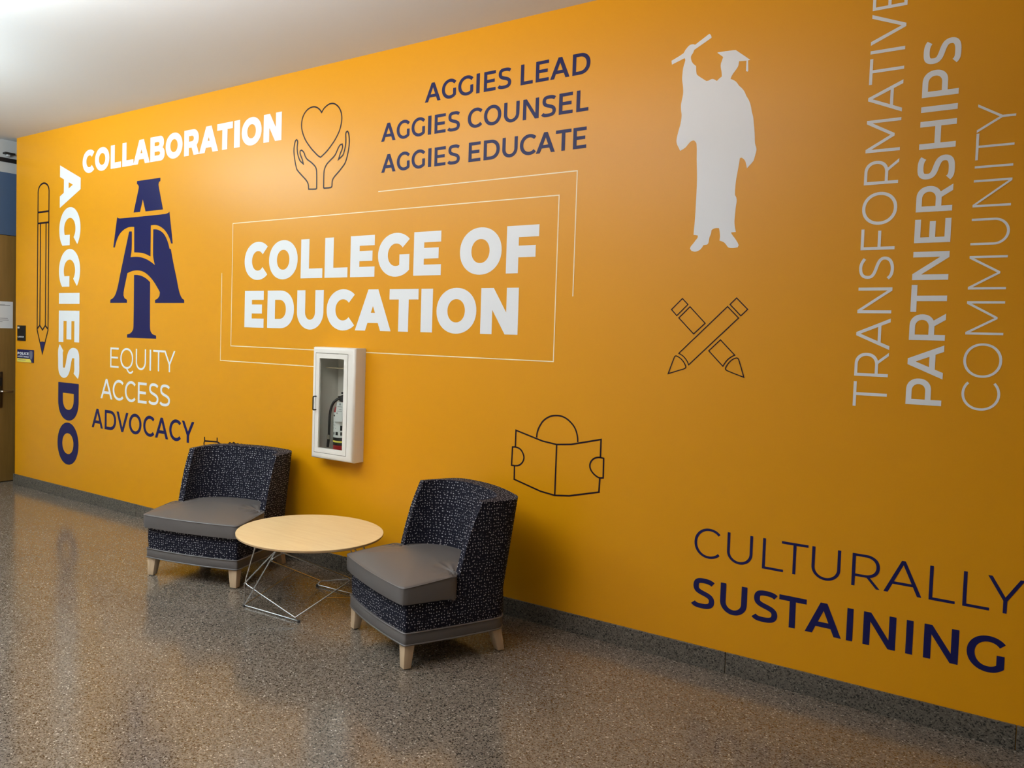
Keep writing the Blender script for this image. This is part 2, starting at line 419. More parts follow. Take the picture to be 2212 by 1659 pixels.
DATA = json.loads(r'''{"COLLEGE_OF":{"dir":"h","base":1.9684,"H":0.2693,"g":[["C",-4.654,-4.4038],["O",-4.3929,-4.1036],["L",-4.072,-3.8652],["L",-3.8443,-3.6368],["E",-3.6133,-3.4034],["G",-3.3763,-3.1213],["E",-3.088,-2.8783],["O",-2.7418,-2.4525],["F",-2.4203,-2.2124]]},"EDUCATION":{"dir":"h","base":1.6186,"H":0.2677,"g":[["E",-4.6442,-4.438],["D",-4.4002,-4.1295],["U",-4.1,-3.8469],["C",-3.8171,-3.5595],["A",-3.5597,-3.2565],["T",-3.2724,-3.0416],["I",-3.02,-2.9317],["O",-2.9014,-2.6126],["N",-2.5823,-2.3302]]},"COLLABORATION":{"dir":"h","base":2.9467,"H":0.199,"g":[["C",-6.8307,-6.6393],["O",-6.6331,-6.4131],["L",-6.3929,-6.2397],["L",-6.2213,-6.0606],["A",-6.0645,-5.8347],["B",-5.8284,-5.6347],["O",-5.6236,-5.4071],["R",-5.3863,-5.201],["A",-5.2009,-4.9753],["T",-4.9897,-4.8106],["I",-4.7958,-4.7306],["O",-4.7113,-4.4968],["N",-4.4763,-4.2909]]},"AGGIES_LEAD":{"dir":"h","base":3.0243,"H":0.1138,"g":[["A",-3.0345,-2.9158],["G",-2.908,-2.805],["G",-2.7892,-2.6824],["I",-2.6613,-2.6381],["E",-2.6085,-2.5282],["S",-2.5142,-2.4254],["L",-2.3636,-2.2862],["E",-2.2677,-2.1864],["A",-2.1774,-2.0605],["D",-2.0437,-1.94]]},"AGGIES_COUNSEL":{"dir":"h","base":2.8265,"H":0.1138,"g":[["A",-3.3751,-3.2581],["G",-3.2497,-3.1474],["G",-3.1319,-3.0284],["I",-3.0054,-2.9808],["E",-2.9556,-2.8726],["S",-2.8587,-2.7701],["C",-2.7142,-2.6113],["O",-2.6013,-2.4844],["U",-2.4663,-2.3656],["N",-2.342,-2.2418],["S",-2.2241,-2.1358],["E",-2.1174,-2.0347],["L",-2.0131,-1.9423]]},"AGGIES_EDUCATE":{"dir":"h","base":2.6294,"H":0.1136,"g":[["A",-3.3677,-3.2514],["G",-3.2422,-3.1407],["G",-3.1251,-3.0216],["I",-2.9977,-2.9739],["E",-2.9495,-2.8663],["S",-2.8517,-2.7637],["E",-2.7012,-2.6178],["D",-2.5962,-2.4876],["U",-2.4701,-2.3696],["C",-2.3547,-2.2499],["A",-2.2513,-2.1333],["T",-2.1301,-2.0369],["E",-2.0251,-1.9466]]},"EQUITY":{"dir":"h","base":1.2392,"H":0.1731,"g":[["E",-6.3661,-6.2394],["Q",-6.2157,-6.0294],["U",-5.9929,-5.85],["I",-5.8005,-5.7794],["T",-5.7514,-5.605],["Y",-5.6084,-5.4591]]},"ACCESS":{"dir":"h","base":0.9611,"H":0.174,"g":[["A",-6.5097,-6.328],["C",-6.3239,-6.1613],["C",-6.1441,-5.9883],["E",-5.957,-5.8332],["S",-5.808,-5.673],["S",-5.6572,-5.5199]]},"ADVOCACY":{"dir":"h","base":0.6931,"H":0.1704,"g":[["A",-6.6431,-6.4669],["D",-6.4408,-6.2686],["V",-6.2635,-6.089],["O",-6.0797,-5.9017],["C",-5.8762,-5.7213],["A",-5.7137,-5.538],["C",-5.5246,-5.3711],["Y",-5.3636,-5.2067]]},"CULTURALLY":{"dir":"h","base":0.5447,"H":0.1455,"g":[["C",-1.2827,-1.1575],["U",-1.1245,-1.0062],["L",-0.9613,-0.8671],["T",-0.8779,-0.7633],["U",-0.7473,-0.6281],["R",-0.582,-0.4701],["A",-0.4561,-0.3138],["L",-0.2882,-0.1949],["L",-0.1689,-0.0767],["Y",-0.0865,0.036]]},"SUSTAINING":{"dir":"h","base":0.2921,"H":0.1465,"g":[["S",-1.2843,-1.174],["U",-1.1466,-1.0215],["S",-0.9956,-0.8825],["T",-0.8776,-0.7593],["A",-0.7624,-0.6121],["I",-0.5918,-0.5669],["N",-0.526,-0.4008],["I",-0.3623,-0.3369],["N",-0.2969,-0.1728],["G",-0.1446,-0.0164]]},"TRANSFORMATIVE":{"dir":"u","base":-0.4822,"H":0.1305,"g":[["T",1.3458,1.4551],["R",1.4794,1.5854],["A",1.5976,1.7338],["N",1.756,1.8685],["S",1.9014,2.0024],["F",2.0324,2.1233],["O",2.141,2.2827],["R",2.3161,2.4216],["M",2.4554,2.5957],["A",2.6196,2.7552],["T",2.7508,2.8615],["I",2.882,2.8962],["V",2.9198,3.0519],["E",3.0681,3.156]]},"PARTNERSHIPS":{"dir":"u","base":-0.2815,"H":0.1296,"g":[["P",1.3685,1.4804],["A",1.4809,1.6236],["R",1.6435,1.7567],["T",1.7632,1.8779],["N",1.8984,2.0178],["E",2.055,2.1549],["R",2.185,2.2962],["S",2.3164,2.4189],["H",2.448,2.565],["I",2.6027,2.6264],["P",2.6645,2.7753],["S",2.7963,2.8998]]},"COMMUNITY":{"dir":"u","base":-0.0836,"H":0.1277,"g":[["C",1.3606,1.4795],["O",1.4956,1.6367],["M",1.6715,1.8085],["M",1.8565,1.9939],["U",2.0377,2.1463],["N",2.1923,2.3032],["I",2.3506,2.3598],["T",2.3838,2.4915],["Y",2.4948,2.6101]]},"AGGIES_DO":{"dir":"d","base":-7.205,"H":0.3462,"g":[["A",3.0586,2.6688],["G",2.6653,2.321],["G",2.2869,1.9449],["I",1.8868,1.7887],["E",1.7256,1.4353],["S",1.4031,1.1053],["D",1.0635,0.7171],["O",0.6974,0.3092]]},"grad":[[-1.4987,3.0103],[-1.4403,3.0363],[-1.431,3.0506],[-1.4154,3.0672],[-1.4051,3.0722],[-1.3896,3.0714],[-1.3839,3.0676],[-1.3165,3.1076],[-1.3094,3.1021],[-1.3041,3.0888],[-1.3067,3.0852],[-1.3864,3.0439],[-1.3907,3.0316],[-1.4006,3.016],[-1.3999,3.0],[-1.3929,2.9829],[-1.3833,2.9715],[-1.3739,2.963],[-1.3702,2.9251],[-1.3621,2.9148],[-1.3455,2.9011],[-1.3206,2.882],[-1.3103,2.8824],[-1.3002,2.8863],[-1.29,2.8867],[-1.2796,2.8816],[-1.2698,2.8739],[-1.2613,2.882],[-1.2469,2.8919],[-1.2492,2.9126],[-1.2543,2.9372],[-1.2543,2.9541],[-1.2496,2.9689],[-1.2449,2.9843],[-1.2728,3.0083],[-1.2716,3.0107],[-1.2312,3.0095],[-1.188,3.0064],[-1.1812,3.0018],[-1.1183,2.9486],[-1.128,2.9476],[-1.1251,2.8966],[-1.129,2.8953],[-1.1356,2.8991],[-1.1355,2.9117],[-1.1351,2.9476],[-1.1692,2.9508],[-1.1722,2.9299],[-1.1807,2.9146],[-1.1901,2.9028],[-1.1994,2.8889],[-1.2054,2.8737],[-1.1932,2.867],[-1.1782,2.8552],[-1.1641,2.8349],[-1.1504,2.8207],[-1.1379,2.8027],[-1.1293,2.7827],[-1.1187,2.7645],[-1.1108,2.7467],[-1.1048,2.7259],[-1.0999,2.7019],[-1.0938,2.6811],[-1.0893,2.6506],[-1.0833,2.6033],[-1.0792,2.5529],[-1.0716,2.5255],[-1.0751,2.5026],[-1.0822,2.4733],[-1.0864,2.4671],[-1.0968,2.4548],[-1.1111,2.4395],[-1.1159,2.4601],[-1.1211,2.4753],[-1.1307,2.4871],[-1.1395,2.4927],[-1.1459,2.49],[-1.1482,2.4667],[-1.1542,2.4234],[-1.1596,2.38],[-1.1609,2.3192],[-1.1544,2.3051],[-1.1517,2.288],[-1.1545,2.2611],[-1.1563,2.2273],[-1.158,2.1901],[-1.155,2.1662],[-1.1493,2.1408],[-1.1717,2.1392],[-1.1667,2.1294],[-1.1526,2.1103],[-1.1398,2.0908],[-1.1333,2.0769],[-1.1375,2.0669],[-1.1572,2.0643],[-1.1773,2.0664],[-1.1855,2.0722],[-1.1927,2.0828],[-1.2053,2.095],[-1.2245,2.1027],[-1.2227,2.1218],[-1.2249,2.1426],[-1.2291,2.1627],[-1.2421,2.1641],[-1.2556,2.1614],[-1.2649,2.1549],[-1.2669,2.1378],[-1.273,2.1208],[-1.2773,2.0933],[-1.2832,2.0859],[-1.3004,2.0838],[-1.3102,2.0689],[-1.3202,2.0595],[-1.3409,2.0533],[-1.3587,2.0582],[-1.3662,2.069],[-1.3631,2.0794],[-1.3511,2.0943],[-1.3398,2.1099],[-1.3312,2.1214],[-1.3303,2.1326],[-1.3515,2.1364],[-1.3505,2.1629],[-1.3479,2.2187],[-1.3462,2.3093],[-1.3461,2.4067],[-1.3517,2.5045],[-1.3556,2.5813],[-1.3639,2.5962],[-1.3725,2.6013],[-1.385,2.5972],[-1.3952,2.5872],[-1.4107,2.5702],[-1.4358,2.5568],[-1.4444,2.5739],[-1.4538,2.5926],[-1.4567,2.6105],[-1.454,2.6313],[-1.448,2.6587],[-1.44,2.6892],[-1.436,2.7307],[-1.44,2.7593],[-1.4411,2.7839],[-1.439,2.8011],[-1.4333,2.8352],[-1.4347,2.8703],[-1.4405,2.9061],[-1.4407,2.927],[-1.4374,2.9683],[-1.4289,3.0002],[-1.4322,3.0119],[-1.4957,2.9908]],"logo":[[[-6.0073,2.8099],[-5.6874,2.8086],[-5.6882,2.7832],[-5.7078,2.7751],[-5.7123,2.7563],[-5.7069,2.7345],[-5.6479,2.5511],[-5.8837,2.5509],[-5.9225,2.6524],[-5.9609,2.5512],[-6.0505,2.5527],[-5.9836,2.7445],[-5.981,2.7617],[-5.9902,2.7756],[-6.0075,2.7859]],[[-6.2864,2.5311],[-6.2784,2.5216],[-6.2471,2.5152],[-5.6177,2.513],[-5.5797,2.519],[-5.5626,2.5276],[-5.5141,2.2718],[-5.5347,2.2727],[-5.5541,2.3103],[-5.5862,2.3521],[-5.6288,2.3883],[-5.6856,2.4169],[-5.7426,2.4321],[-5.8086,2.4324],[-5.8073,2.1777],[-5.86,2.196],[-5.9189,2.2103],[-5.9783,2.2168],[-6.0345,2.2197],[-6.0389,2.432],[-6.0804,2.4351],[-6.1336,2.4318],[-6.1908,2.4157],[-6.2406,2.3891],[-6.2789,2.3505],[-6.3017,2.3108],[-6.3182,2.2708],[-6.3404,2.2735]],[[-6.11,2.3981],[-6.0721,2.3962],[-6.0719,2.2433],[-6.0865,2.1807],[-6.0223,2.1822],[-5.9625,2.1789],[-5.9032,2.1682],[-5.8443,2.1511],[-5.7931,2.13],[-5.7459,2.1062],[-5.765,2.1543],[-5.7732,2.1973],[-5.774,2.3981],[-5.7276,2.3944],[-5.6848,2.3827],[-5.6421,2.3613],[-5.6101,2.332],[-5.5849,2.2969],[-5.5668,2.2622],[-5.5557,2.2312],[-5.5385,2.2289],[-5.4939,2.0897],[-5.4611,2.0004],[-5.4319,1.9116],[-5.4105,1.8652],[-5.3828,1.8315],[-5.3572,1.8223],[-5.3566,1.7968],[-5.7368,1.7964],[-5.7374,1.8216],[-5.7041,1.8323],[-5.6797,1.8538],[-5.6733,1.8817],[-5.6806,1.8925],[-5.7097,1.923],[-5.7535,1.9667],[-5.8048,2.0066],[-5.8637,2.0404],[-5.9304,2.0624],[-5.9974,2.0684],[-6.0651,2.0637],[-6.1294,2.0482],[-6.1511,1.9814],[-6.1801,1.8919],[-6.1818,1.8604],[-6.1635,1.8356],[-6.1302,1.8235],[-6.1297,1.7974],[-6.3773,1.7963],[-6.3754,1.8238],[-6.3319,1.8406],[-6.2969,1.8746],[-6.2667,1.9379],[-6.2262,2.0615],[-6.1896,2.1675]],[[-6.0327,2.0315],[-5.9817,2.0296],[-5.9221,2.0197],[-5.8628,1.9989],[-5.8076,1.9684],[-5.8017,1.6014],[-5.7951,1.5666],[-5.7657,1.541],[-5.7166,1.5305],[-5.716,1.504],[-6.1221,1.5034],[-6.1226,1.5303],[-6.0769,1.5404],[-6.0433,1.5657],[-6.0325,1.5927]]],"heart":[[1,[[-3.9053,3.0857],[-3.9208,3.105],[-3.9423,3.121],[-3.9637,3.1305],[-3.9819,3.1343],[-4.0062,3.1334],[-4.0335,3.126],[-4.0576,3.111],[-4.0755,3.0916],[-4.0872,3.0691],[-4.0928,3.0457],[-4.0938,3.0196],[-4.0893,2.9927],[-4.0792,2.9651],[-4.0647,2.9371],[-4.0453,2.9085],[-4.0199,2.8794],[-3.9915,2.8501],[-3.9603,2.8228],[-3.9294,2.7978],[-3.9062,2.7854],[-3.8757,2.8028],[-3.8409,2.8269],[-3.8066,2.8573],[-3.7783,2.8859],[-3.7533,2.9189],[-3.7369,2.9465],[-3.7263,2.9768],[-3.7199,3.0097],[-3.7208,3.0393],[-3.7292,3.0678],[-3.7444,3.0931],[-3.7652,3.113],[-3.7888,3.1269],[-3.8123,3.1324],[-3.8386,3.1311],[-3.8619,3.1225],[-3.8852,3.1086]]]],"hands":[[1,[[-4.0126,2.5793],[-4.016,2.6081],[-4.0245,2.6263],[-4.0436,2.6477],[-4.0818,2.6798],[-4.13,2.7241],[-4.1401,2.7472],[-4.1521,2.7882],[-4.1616,2.8335],[-4.1639,2.8692],[-4.1591,2.8997],[-4.1516,2.9232],[-4.1424,2.9309],[-4.1329,2.9254],[-4.1281,2.9116],[-4.1317,2.8877],[-4.1308,2.8567],[-4.1236,2.825],[-4.1102,2.7949],[-4.0972,2.7782],[-4.0698,2.7578],[-4.0787,2.7851],[-4.0952,2.8154],[-4.1033,2.8361],[-4.1024,2.8492],[-4.0901,2.8531],[-4.0743,2.8439],[-4.0614,2.8272],[-4.0515,2.8064],[-4.0324,2.7847],[-3.9949,2.7612],[-3.9606,2.7338],[-3.9461,2.715],[-3.9399,2.6884],[-3.9365,2.5796],[-3.9436,2.5745]]],[1,[[-3.8717,2.5786],[-3.872,2.6432],[-3.8709,2.6862],[-3.8639,2.7092],[-3.8469,2.7333],[-3.8152,2.7557],[-3.778,2.7817],[-3.7612,2.8033],[-3.7448,2.8311],[-3.728,2.8483],[-3.7109,2.8514],[-3.7064,2.8353],[-3.7126,2.8149],[-3.7262,2.791],[-3.7406,2.7544],[-3.7028,2.7779],[-3.6921,2.8],[-3.6843,2.8244],[-3.6795,2.8533],[-3.6793,2.8826],[-3.6814,2.9123],[-3.6773,2.9265],[-3.6678,2.9308],[-3.6578,2.9199],[-3.6493,2.8833],[-3.6481,2.8454],[-3.6527,2.8124],[-3.6601,2.7797],[-3.6705,2.7471],[-3.6839,2.7211],[-3.7088,2.6962],[-3.7425,2.6676],[-3.7765,2.641],[-3.7905,2.6231],[-3.7941,2.6063],[-3.7951,2.5807],[-3.8036,2.5737],[-3.8674,2.5739]]]],"xpen":[[[1,[[-1.132,1.8245],[-1.0788,1.7703],[-1.1089,1.7394],[-1.1616,1.7937]]],[1,[[-1.1726,1.7832],[-1.1191,1.7286],[-1.3488,1.4935],[-1.3554,1.5078],[-1.3647,1.5213],[-1.3775,1.5347],[-1.3901,1.543],[-1.4009,1.5485]]],[1,[[-1.4506,1.4439],[-1.424,1.5241],[-1.4197,1.5331],[-1.4138,1.5351],[-1.4001,1.5293],[-1.3856,1.5187],[-1.3726,1.5035],[-1.3631,1.4848],[-1.3628,1.4785],[-1.3713,1.4722],[-1.3904,1.4653]]]],[[1,[[-1.3938,1.8225],[-1.3649,1.793],[-1.4187,1.737],[-1.447,1.7676]]],[1,[[-1.3541,1.7819],[-1.2765,1.7011],[-1.3307,1.6474],[-1.408,1.7259]]],[1,[[-1.1993,1.6217],[-1.1288,1.5497],[-1.1426,1.5425],[-1.1584,1.53],[-1.1709,1.5142],[-1.1826,1.4941],[-1.2532,1.5664]]],[1,[[-1.0823,1.4456],[-1.1626,1.474],[-1.1694,1.4805],[-1.1696,1.4855],[-1.1637,1.4993],[-1.1528,1.515],[-1.1387,1.5285],[-1.1221,1.5366],[-1.1146,1.5359],[-1.1094,1.5287]]]]],"reader":[[[0,[[-2.1847,1.0494],[-2.1835,1.0686],[-2.1767,1.0935],[-2.1641,1.1189],[-2.1477,1.1427],[-2.1235,1.162],[-2.0974,1.1745],[-2.0673,1.1794],[-2.0373,1.1786],[-2.0072,1.1686],[-1.9806,1.1507],[-1.9577,1.1275],[-1.9439,1.102],[-1.9355,1.0726],[-1.9335,1.0493]]]],[[0,[[-2.3199,0.9795],[-2.3194,1.0738],[-2.0592,1.0193],[-1.7988,1.0738],[-1.7988,0.9792]]],[0,[[-2.0592,1.0193],[-2.0603,0.7359]]],[0,[[-2.3213,0.868],[-2.3209,0.7918],[-2.0603,0.7359],[-1.8001,0.7907],[-1.7978,0.8671]]]],[[1,[[-2.3387,0.9757],[-2.3408,0.8702],[-2.3186,0.8701],[-2.2966,0.8738],[-2.279,0.8854],[-2.2665,0.9027],[-2.2617,0.9243],[-2.2681,0.9447],[-2.282,0.9642],[-2.3004,0.9745],[-2.3226,0.9774]]]],[[1,[[-1.7801,0.9748],[-1.7787,0.8706],[-1.8003,0.8678],[-1.8182,0.8744],[-1.8364,0.887],[-1.8514,0.905],[-1.8575,0.9243],[-1.8547,0.9429],[-1.8429,0.9609],[-1.8257,0.9722],[-1.8047,0.9769]]]]],"pencil":[[1,[[-7.591,1.5389],[-7.591,2.8423],[-7.5876,2.8626],[-7.5778,2.8815],[-7.5621,2.8977],[-7.5417,2.9102],[-7.5179,2.918],[-7.4924,2.9207],[-7.4669,2.918],[-7.4432,2.9102],[-7.4228,2.8977],[-7.4071,2.8815],[-7.3973,2.8626],[-7.3939,2.8423],[-7.3939,1.5389],[-7.4924,1.3185]]],[0,[[-7.591,2.6532],[-7.3939,2.6532]]],[0,[[-7.591,2.5495],[-7.3939,2.5495]]],[0,[[-7.5424,2.5495],[-7.5424,1.5826]]],[0,[[-7.4415,2.5495],[-7.4415,1.5826]]],[0,[[-7.591,1.5489],[-7.5424,1.5826],[-7.4924,1.5408],[-7.4415,1.5826],[-7.3939,1.5489]]]],"pencil_tip":[[-7.5348,1.4217],[-7.5157,1.4282],[-7.4909,1.4304],[-7.4661,1.4286],[-7.4471,1.4243],[-7.4878,1.3167]],"shake":[[0,[[-5.0796,0.7565],[-5.0789,0.7291],[-5.0839,0.7182],[-5.0864,0.7048],[-5.0792,0.6925],[-5.0546,0.6769],[-5.0058,0.651],[-4.9496,0.6262]]],[0,[[-5.0789,0.7286],[-4.9406,0.7369],[-4.9249,0.7359],[-4.8619,0.7143],[-4.8229,0.7019]]],[0,[[-4.9296,0.7651],[-4.9297,0.7393]]],[0,[[-4.8191,0.7023],[-4.8099,0.7198],[-4.8007,0.7323],[-4.7838,0.7447],[-4.7685,0.742],[-4.7607,0.7365],[-4.7548,0.7295]]],[0,[[-4.7626,0.7363],[-4.7402,0.7508],[-4.7231,0.7455],[-4.7153,0.7375],[-4.7114,0.7316]]],[0,[[-4.7172,0.7373],[-4.6949,0.7467],[-4.6798,0.7425],[-4.6721,0.737]]],[0,[[-4.6722,0.7382],[-4.65,0.7469],[-4.6276,0.7405],[-4.6017,0.7395],[-4.5717,0.719]]]],"frame":[[1,[[-4.7911,2.3894],[-2.0974,2.3894],[-2.0974,1.4762],[-4.7911,1.4762]]],[0,[[-3.3857,2.5123],[-1.9936,2.5123],[-1.9936,1.838]]],[0,[[-4.9079,2.0211],[-4.9079,1.3618],[-3.5027,1.3618]]]]}''')
def letters(line, i0, i1, v, h, m, parent):
    H = line['H']; b = line['base']; d = line['dir']
    for i, (ch, s, e) in enumerate(line['g'][i0:i1]):
        w = abs(e-s)/H; Y = -0.0012-0.00015*(i % 2)
        if d == 'h': f = lambda x, y, s=s: (s+x*H, Y, b+y*H)
        elif d == 'u': f = lambda x, y, s=s: (b-y*H, Y, s+x*H)
        else: f = lambda x, y, s=s: (b+y*H, Y, s-x*H)
        bm = bmesh.new(); sheet(bm, glyph(ch, w, v, h), f); link('letter', bm, m, parent)
def word(line, i0, i1, v, h, m, parent, label=None):
    o = bpy.data.objects.new('word', None); C.objects.link(o); o.parent = parent
    if label: o['label'] = label
    letters(line, i0, i1, v, h, m, o)
WT = {'black': (.295, .245), 'semi': (.185, .160), 'light': (.102, .092), 'reg': (.136, .126), 'med': (.170, .150), 'bold': (.178, .158)}
def lettering(key, wt, m, label, words=None, wh=None):
    ln = DATA[key]; v, h = wh or WT[wt]
    t = thing('wall_lettering', label, 'lettering', (0, 0, 0), 0, 'lettering on the orange wall')
    if not words: letters(ln, 0, 99, v, h, m, t)
    else:
        for i0, i1, mm, lb in words: word(ln, i0, i1, v, h, mm, t, lb)
    return t

# ------------------------------------------------------------------ room shell
CZ = 3.40
# mural wall with an opening for the cabinet
hx0, hx1, hz0, hz1 = -3.812, -3.480, 0.782, 1.480
bm = bmesh.new()
WX0, WX1 = -8.0, 3.0
for a in ((WX0, hx0, 0, CZ), (hx1, WX1, 0, CZ), (hx0, hx1, 0, hz0), (hx0, hx1, hz1, CZ)):
    box(bm, a[0], a[1], 0.0, 0.18, a[2], a[3])
bmesh.ops.remove_doubles(bm, verts=bm.verts, dist=1e-5)
struct(link('wall_back', bm, M_wall, smooth=False))
bm = bmesh.new(); box(bm, -8.7, 3.2, -8.2, 1.0, -0.1, 0.0); struct(link('floor', bm, M_floor, smooth=False))
bm = bmesh.new(); box(bm, -8.7, 3.2, -8.2, 1.0, CZ, CZ+0.1); struct(link('ceiling', bm, M_ceil, smooth=False))
bm = bmesh.new(); box(bm, 3.0, 3.2, -8.0, 0.18, 0, CZ); struct(link('wall_right', bm, M_plain, smooth=False))
bm = bmesh.new(); box(bm, -8.37, 3.2, -8.2, -8.0, 0, CZ); struct(link('wall_front', bm, M_plain, smooth=False))
# left wall: grey top, slate blue band, doorway
DY0, DY1, DZ = -0.13, 0.84, 2.469
bm = bmesh.new()
box(bm, -8.37, -8.17, -8.0, DY0-0.04, 0, 2.469); box(bm, -8.37, -8.17, DY1+0.04, 1.0, 0, 2.469)
struct(link('wall_left', bm, M_plain, smooth=False))
bm = bmesh.new(); box(bm, -8.37, -8.17, -8.0, 1.0, 2.469, 3.082); struct(link('wall_left', bm, M_blue, smooth=False))
bm = bmesh.new(); box(bm, -8.37, -8.17, -8.0, 1.0, 3.082, CZ); struct(link('wall_left', bm, M_greyp, smooth=False))
bm = bmesh.new(); box(bm, -8.17, -8.155, -8.0, 0.98, 3.182, 3.222); struct(link('trim_1', bm, M_black, smooth=False))
bm = bmesh.new(); box(bm, -8.17, -7.98, 0.9, 1.0, 0, CZ); struct(link('wall_alcove', bm, M_plain, smooth=False))
# door leaf with lever handle
d = bpy.data.objects.new('door_1', None); C.objects.link(d); d.location = (-8.17, 0, 0); struct(d)
bm = bmesh.new(); box(bm, -0.05, -0.004, DY0, DY1, 0.006, DZ-0.004, 0.002); link('door_leaf', bm, M_door, d)
bm = bmesh.new(); box(bm, -0.14, -0.002, DY0-0.04, DY0-0.003, 0, DZ-0.001); box(bm, -0.14, -0.002, DY1+0.003, DY1+0.04, 0, DZ-0.001)
link('door_frame', bm, M_frame, d, smooth=False)
hd = bpy.data.objects.new('door_handle', None); C.objects.link(hd); hd.parent = d
bm = bmesh.new(); box(bm, -0.003, 0.010, -0.105, -0.045, 0.752, 1.11, 0.004); link('lock_plate', bm, M_dsteel, hd)
bm = bmesh.new(); tube(bm, fillet([(0.008, -0.075, 0.916), (0.055, -0.075, 0.916), (0.055, 0.035, 0.913)], 0.02), 0.010); link('lever', bm, M_steel, hd)
bm = bmesh.new(); box(bm, 0.009, 0.018, -0.098, -0.055, 0.965, 1.05, 0.003); link('card_reader', bm, M_rub, hd)
# terrazzo base course in lengths with open joints
bm = bmesh.new()
xs = [-8.012, -7.1, -5.95, -4.78, -3.62, -2.36, -1.1067, 0.0358, 1.2, 2.4, 3.0]
for a, b in zip(xs, xs[1:]): box(bm, a+(0.0015 if a > -8 else 0), b-0.0015, -0.012, 0.0, 0, 0.1026, 0.0015, 1)
box(bm, -8.012, -8.0, 0.0, 0.18, 0, 0.1026)
struct(link('baseboard_back', bm, M_base, smooth=False))
# small dark fixture high on the left
t = thing('wall_fixture', 'small dark fixture high at the left edge, above the black strip', 'fixture', (-8.17, -0.005, 3.255))
bm = bmesh.new(); box(bm, 0.0, 0.06, -0.05, 0.05, 0.0, 0.018, 0.005); link('housing', bm, M_rub, t)
bm = bmesh.new(); box(bm, 0.01, 0.035, -0.022, 0.01, -0.02, 0.0, 0.003); link('lens', bm, M_greyp, t)

# ------------------------------------------------------------------ mural lettering and drawings
ln = DATA['COLLEGE_OF']; ed = DATA['EDUCATION']; v, h = WT['black']
t = thing('wall_lettering', 'large heavy white capitals COLLEGE OF EDUCATION inside a thin double frame', 'lettering', (0, 0, 0), 0, 'lettering on the orange wall')
for src, i0, i1 in ((ln, 0, 7), (ln, 7, 9), (ed, 0, 9)):
    word(src, i0, i1, v, h, M_white, t)
bm = bmesh.new(); ribbons(bm, DATA['frame'][:1], 0.0062, 1); link('inner_frame', bm, M_thin, t)['label'] = 'thin cream rectangle'
for q in DATA['frame'][1:]:
    bm = bmesh.new(); ribbons(bm, [q], 0.0062, 1); link('corner_line', bm, M_thin, t)['label'] = 'thin cream corner line'
lettering('COLLABORATION', 'black', M_white, 'heavy white word COLLABORATION at the upper left of the orange wall', wh=(.30, .25))
lettering('AGGIES_DO', 'black', M_white, 'heavy vertical words AGGIES DO running down beside the tall pencil', [(0, 6, M_white, None), (6, 8, M_navy, 'navy word DO')], wh=(.275, .235))
lettering('AGGIES_LEAD', 'semi', M_navy, 'navy line AGGIES LEAD, topmost of the three navy lines', [(0, 6, M_navy, None), (6, 10, M_navy, None)])
lettering('AGGIES_COUNSEL', 'semi', M_navy, 'navy line AGGIES COUNSEL, middle of the three navy lines', [(0, 6, M_navy, None), (6, 13, M_navy, None)])
lettering('AGGIES_EDUCATE', 'semi', M_navy, 'navy line AGGIES EDUCATE, lowest of the three navy lines', [(0, 6, M_navy, None), (6, 13, M_navy, None)])
lettering('EQUITY', 'light', M_white, 'thin white word EQUITY just below the navy monogram')
lettering('ACCESS', 'reg', M_white, 'white word ACCESS between EQUITY and ADVOCACY')
lettering('ADVOCACY', 'med', M_navy, 'navy word ADVOCACY above the left lounge chair')
lettering('TRANSFORMATIVE', 'light', M_white, 'thin white vertical word TRANSFORMATIVE reaching the top edge at right', wh=(.100, .092))
lettering('PARTNERSHIPS', 'bold', M_white, 'bold white vertical word PARTNERSHIPS at the right of the wall', wh=(.180, .165))
lettering('COMMUNITY', 'light', M_white, 'thin white vertical word COMMUNITY nearest the right edge', wh=(.072, .072))
lettering('CULTURALLY', 'light', M_navy, 'thin navy word CULTURALLY at the lower right', wh=(.090, .080))
lettering('SUSTAINING', 'bold', M_navy, 'bold navy word SUSTAINING low above the baseboard at right', wh=(.180, .160))

bm = bmesh.new(); sheet(bm, [(1, smooth_path(DATA['grad'], True, 3, 38))], on_wall())
tag(link('graduate_silhouette', bm, M_white), 'white silhouette of a gowned graduate raising a diploma', 'wall graphic', 'drawings on the orange wall')
t = thing('monogram_logo', 'large navy interlocked A and T monogram left of the framed title', 'logo', (0, 0, 0), 0, 'drawings on the orange wall')
for p in DATA['logo']:
    bm = bmesh.new(); sheet(bm, [(1, smooth_path(p, True, 3, 33))], on_wall()); link('logo_piece', bm, M_navy, t)
def drawing(name, label, pieces, w, cat='wall graphic', sm=3):
    t = thing(name, label, cat, (0, 0, 0), 0, 'drawings on the orange wall')
    for nm, paths in pieces:
        bm = bmesh.new(); ribbons(bm, paths, w, sm); link(nm, bm, M_line, t)
    return t
drawing('heart_drawing', 'dark outline drawing of two open hands under a heart', [('heart_outline', DATA['heart'])]+[('hand_outline', [q]) for q in DATA['hands']], 0.0095)
drawing('crossed_pencils_drawing', 'dark outline drawing of two crossed pencils below the graduate', [('pencil_outline', q) for q in DATA['xpen']], 0.0052)
drawing('reader_drawing', 'dark outline drawing of a reader holding an open book, right of the chairs',
        [('head_outline', DATA['reader'][0]), ('book_outline', DATA['reader'][1]), ('hand_outline', DATA['reader'][2]), ('hand_outline', DATA['reader'][3])], 0.0088)
t = drawing('pencil_drawing', 'tall dark outline drawing of an upright pencil at the far left', [('pencil_outline', DATA['pencil'])], 0.0165, sm=1)
bm = bmesh.new(); sheet(bm, [(1, DATA['pencil_tip'])], on_wall(0.0018)); link('pencil_tip', bm, M_navy, t)['label'] = 'solid navy pencil point'
